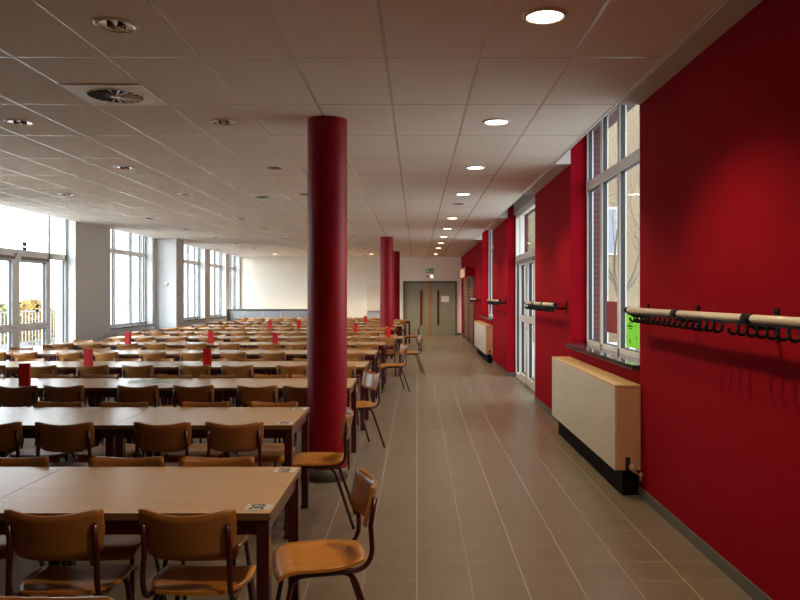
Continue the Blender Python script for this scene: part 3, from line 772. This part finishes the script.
# exit sign and emergency light above the double doors
t = thing('exit_sign', 'green running man exit sign above the double doors', 'sign', (0.51, YB, 2.57))
MB().bevel_box(-0.16, 0.16, -0.03, -0.001, -0.085, 0.085, 0.004).build('sign_plate', M['sign_green'], t)
b = MB(); yy = -0.0315
def Q(pts): b.quad([(x, yy, z) for x, z in pts])
Q([(-0.13, -0.06), (-0.07, -0.06), (-0.07, 0.06), (-0.13, 0.06)])                       # doorway
Q([(0.02, -0.012), (0.075, -0.012), (0.075, 0.012), (0.02, 0.012)]); b.bm.faces.new([b.bm.verts.new((x, yy, z)) for x, z in ((0.075, -0.035), (0.13, 0.0), (0.075, 0.035))])
b.lathe([(0.0, 0), (0.012, 0)], 12, (-0.02, yy, 0.05), axis='y')
Q([(-0.04, 0.0), (-0.02, 0.0), (-0.008, 0.034), (-0.03, 0.034)]); Q([(-0.04, 0.0), (-0.024, 0.0), (0.005, -0.06), (-0.008, -0.06)]); Q([(-0.055, -0.045), (-0.045, -0.06), (-0.022, 0.0), (-0.04, 0.0)])
b.build('sign_pictogram', M['sign_white'], t)
t = thing('emergency_light', 'white emergency light box directly under the green exit sign', 'light', (0.51, YB, 2.34))
MB().bevel_box(-0.16, 0.16, -0.05, 0.002, -0.07, 0.07, 0.006).build('housing', M['vent_white'], t)
for x, m_ in ((-0.08, 'closer'), (0.08, 'emergency')): MB().lathe([(0.0, -0.058), (0.045, -0.056), (0.055, -0.049)], 20, (x, 0, 0), axis='y').build('lamp_lens', M[m_], t)

# cream cabinet on the back wall, grey partition at the left
t = thing('wall_cabinet', 'cream wall cabinet on back wall left of the second red column', 'cabinet', (-1.55, YB, 0))
MB().bevel_box(-0.45, 0.45, -0.16, -0.001, 0.95, 2.02, 0.006).build('cabinet_body', M['cabinet_white'], t)
dr = MB().bevel_box(-0.43, 0.43, -0.178, -0.161, 0.97, 2.0, 0.004).build('cabinet_door', M['cabinet_white'], t)
MB().lathe([(0.0, -0.20), (0.022, -0.198), (0.025, -0.178)], 14, (-0.12, 0, 1.68), axis='y').build('lock', M['steel'], dr)
MB().bevel_box(-0.45, 0.45, -0.10, -0.001, 0.0, 0.945, 0.006).build('lower_panel', M['cabinet_grey'], t)
t = thing('low_partition', 'low grey panelled partition with dark cap before the back wall', 'partition', (-5.1, 28.5, 0))
for i in range(6):
    MB().bevel_box(-1.96+i*0.65, -1.96+(i+1)*0.65-0.012, -0.02, 0.02, 0.0, 1.01, 0.004).build('panel', M['panel_grey'], t)
MB().bevel_box(-1.98, 1.96, -0.05, 0.05, 1.012, 1.075, 0.006).build('cap_rail', M['panel_cap'], t)
MB().bevel_box(-1.995, -1.962, -0.05, 0.05, 0.0, 1.010, 0.004).build('end_post', M['panel_cap'], t)

# ------------------------------------------------------------------ outside
struct(MB().box(-90, XLW-0.3, -40, 90, -0.15, -0.08).box(XRW+0.25, 60, -40, 90, -0.15, -0.08).build('ground', M['ground']))
# courtyard wing seen through the right windows
t = thing('courtyard_wing', 'tan rendered building wing seen through the near right window', 'building', (10, 27, -0.08))
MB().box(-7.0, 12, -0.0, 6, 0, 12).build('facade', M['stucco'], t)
MB().box(-7.3, 12.3, -0.3, 6.3, 12.01, 12.3).build('roof', M['roof'], t)
for wx in (-3.75, 1.0, 4.4):
    for wz in (3.1, 8.9):
        w = MB().box(wx, wx+0.9, -0.06, 0.0, wz, wz+1.7).build('window_surround', M['fence'], t)
        MB().box(wx+0.08, wx+0.82, -0.075, -0.061, wz+0.08, wz+1.62).build('far_pane', M['pane_dark'], w)
def tree(x, y, h, seed, label, spread=0.5, depth=6):
    rg = random.Random(seed); b = MB(); tw = MB()
    def grow(bb, p, d, L, r, dep):
        q = p; pts = [p]; rad = [r]
        for i in range(3):
            d = (d + Vector((rg.uniform(-.18, .18), rg.uniform(-.18, .18), rg.uniform(-.05, .12)))).normalized()
            q = q + d*L/3; pts.append(q); rad.append(r*(1-0.24*(i+1)/1.6))
        bb.tube(pts, r, 5, False, rad)
        if dep == 0: return
        for k in range(rg.choice((2, 3, 3))):
            dd = (d + Vector((rg.uniform(-1, 1), rg.uniform(-1, 1), rg.uniform(-.25, .6)))*spread*1.3).normalized()
            grow(tw, pts[rg.choice((2, 3, 3))], dd, L*rg.uniform(.62, .85), rad[-1]*rg.uniform(.6, .8), dep-1)
    t = thing('bare_tree', label, 'tree', (x, y, -0.08), group='bare trees in the courtyard')
    grow(b, Vector((0, 0, 0)), Vector((0, 0, 1)), h*0.30, h*0.011, depth)
    b.build('trunk', M['bark'], t); tw.build('branches', M['bark'], t)
tree(4.6, 16.5, 6.5, 3, 'bare leafless tree outside the near right window', 0.62)
tree(3.75, 13.6, 5.5, 17, 'slim bare tree nearest to the right windows outside', 0.66)
tree(6.4, 22.0, 7.5, 9, 'second bare tree in front of the tan wing outside', 0.62)
def bush(x, y, w, h, seed, label, mat):
    rg = random.Random(seed); b = MB()
    for i in range(1300):
        a = rg.uniform(0, 2*PI); rr = math.sqrt(rg.random()); z = h*(0.08 + 0.92*rg.random())
        k = math.sqrt(max(0.05, 1-((z/h-0.4)/0.62)**2))
        c = Vector((w*rr*k*math.cos(a), w*rr*k*math.sin(a), z)); s = rg.uniform(0.05, 0.10)
        u = Vector((rg.uniform(-1,1), rg.uniform(-1,1), rg.uniform(-1,1))).normalized(); v = u.orthogonal().normalized()
        b.quad([c-u*s, c-v*s*0.6, c+u*s, c+v*s*0.6])
    t = thing('autumn_bush', label, 'bush', (x, y, -0.08), group='bushes outside the left glazed door')
    b.build('foliage', mat, t)
    st = MB()
    for k in range(5): st.tube([(0.05*k-0.1, 0, 0), (rg.uniform(-.3,.3)*w, rg.uniform(-.3,.3)*w, h*0.7)], 0.015, 5)
    st.build('stems', M['bark'], t)
bushes = [(-13.2, 22.6, 'leftmost'), (-13.4, 24.2, 'second'), (-13.1, 25.8, 'third'), (-13.5, 27.4, 'fourth'), (-13.3, 29.2, 'fifth')]
for i, (x, y, o_) in enumerate(bushes):
    bush(x, y, 0.78, (0.95, 1.35, 1.5, 1.2, 1.4)[i], 30+i, 'yellowing bush outside the left glazed door, %s of five' % o_, M['leaf_a'] if i % 2 == 0 else M['leaf_b'])
t = thing('metal_fence', 'grey metal railing fence outside behind the left glazed door', 'fence', (-12.0, 24.5, -0.08))
for zz in (0.2, 1.15): MB().bevel_box(-0.02, 0.02, -5, 5, zz, zz+0.05, 0.004).build('fence_rail', M['fence'], t)
for k in range(50): MB().box(-0.012, 0.012, -5+0.2*k, -5+0.2*k+0.024, 0.0, 1.2).build('fence_bar', M['fence'], t)

# ------------------------------------------------------------------ light
w = bpy.data.worlds.new('world'); SC.world = w; w.use_nodes = True
nt = w.node_tree; bg = nt.nodes['Background']
tc = nt.nodes.new('ShaderNodeTexCoord'); sp = nt.nodes.new('ShaderNodeSeparateXYZ')
nt.links.new(tc.outputs['Generated'], sp.inputs[0])
cr = nt.nodes.new('ShaderNodeValToRGB')
cr.color_ramp.elements[0].position = 0.0; cr.color_ramp.elements[0].color = (0.90, 0.955, 1.0, 1)
cr.color_ramp.elements[1].position = 0.8; cr.color_ramp.elements[1].color = (0.84, 0.92, 1.0, 1)
nt.links.new(sp.outputs[2], cr.inputs['Fac']); nt.links.new(cr.outputs['Color'], bg.inputs['Color'])
# overcast sky, plus a bright lobe added at left rear to light the back wall
nrm = nt.nodes.new('ShaderNodeVectorMath'); nrm.operation = 'DOT_PRODUCT'; nrm.inputs[1].default_value = Vector((-0.66, -0.68, 0.32)).normalized()
nt.links.new(tc.outputs['Generated'], nrm.inputs[0])
mxx = nt.nodes.new('ShaderNodeMath'); mxx.operation = 'MAXIMUM'; mxx.inputs[1].default_value = 0.0; nt.links.new(nrm.outputs['Value'], mxx.inputs[0])
pw = nt.nodes.new('ShaderNodeMath'); pw.operation = 'POWER'; pw.inputs[1].default_value = 3.0; nt.links.new(mxx.outputs[0], pw.inputs[0])
ma = nt.nodes.new('ShaderNodeMath'); ma.operation = 'MULTIPLY_ADD'; ma.inputs[1].default_value = 14.0; ma.inputs[2].default_value = 4.2
nt.links.new(pw.outputs[0], ma.inputs[0]); nt.links.new(ma.outputs[0], bg.inputs['Strength'])

SC.view_settings.view_transform = 'Standard'
SC.view_settings.look = 'None'
SC.view_settings.exposure = 0.0
SC.cycles.use_denoising = True
SC.cycles.max_bounces = 10; SC.cycles.diffuse_bounces = 6; SC.cycles.transparent_max_bounces = 12
SC.cycles.caustics_reflective = False; SC.cycles.caustics_refractive = False
SC.cycles.sample_clamp_indirect = 6
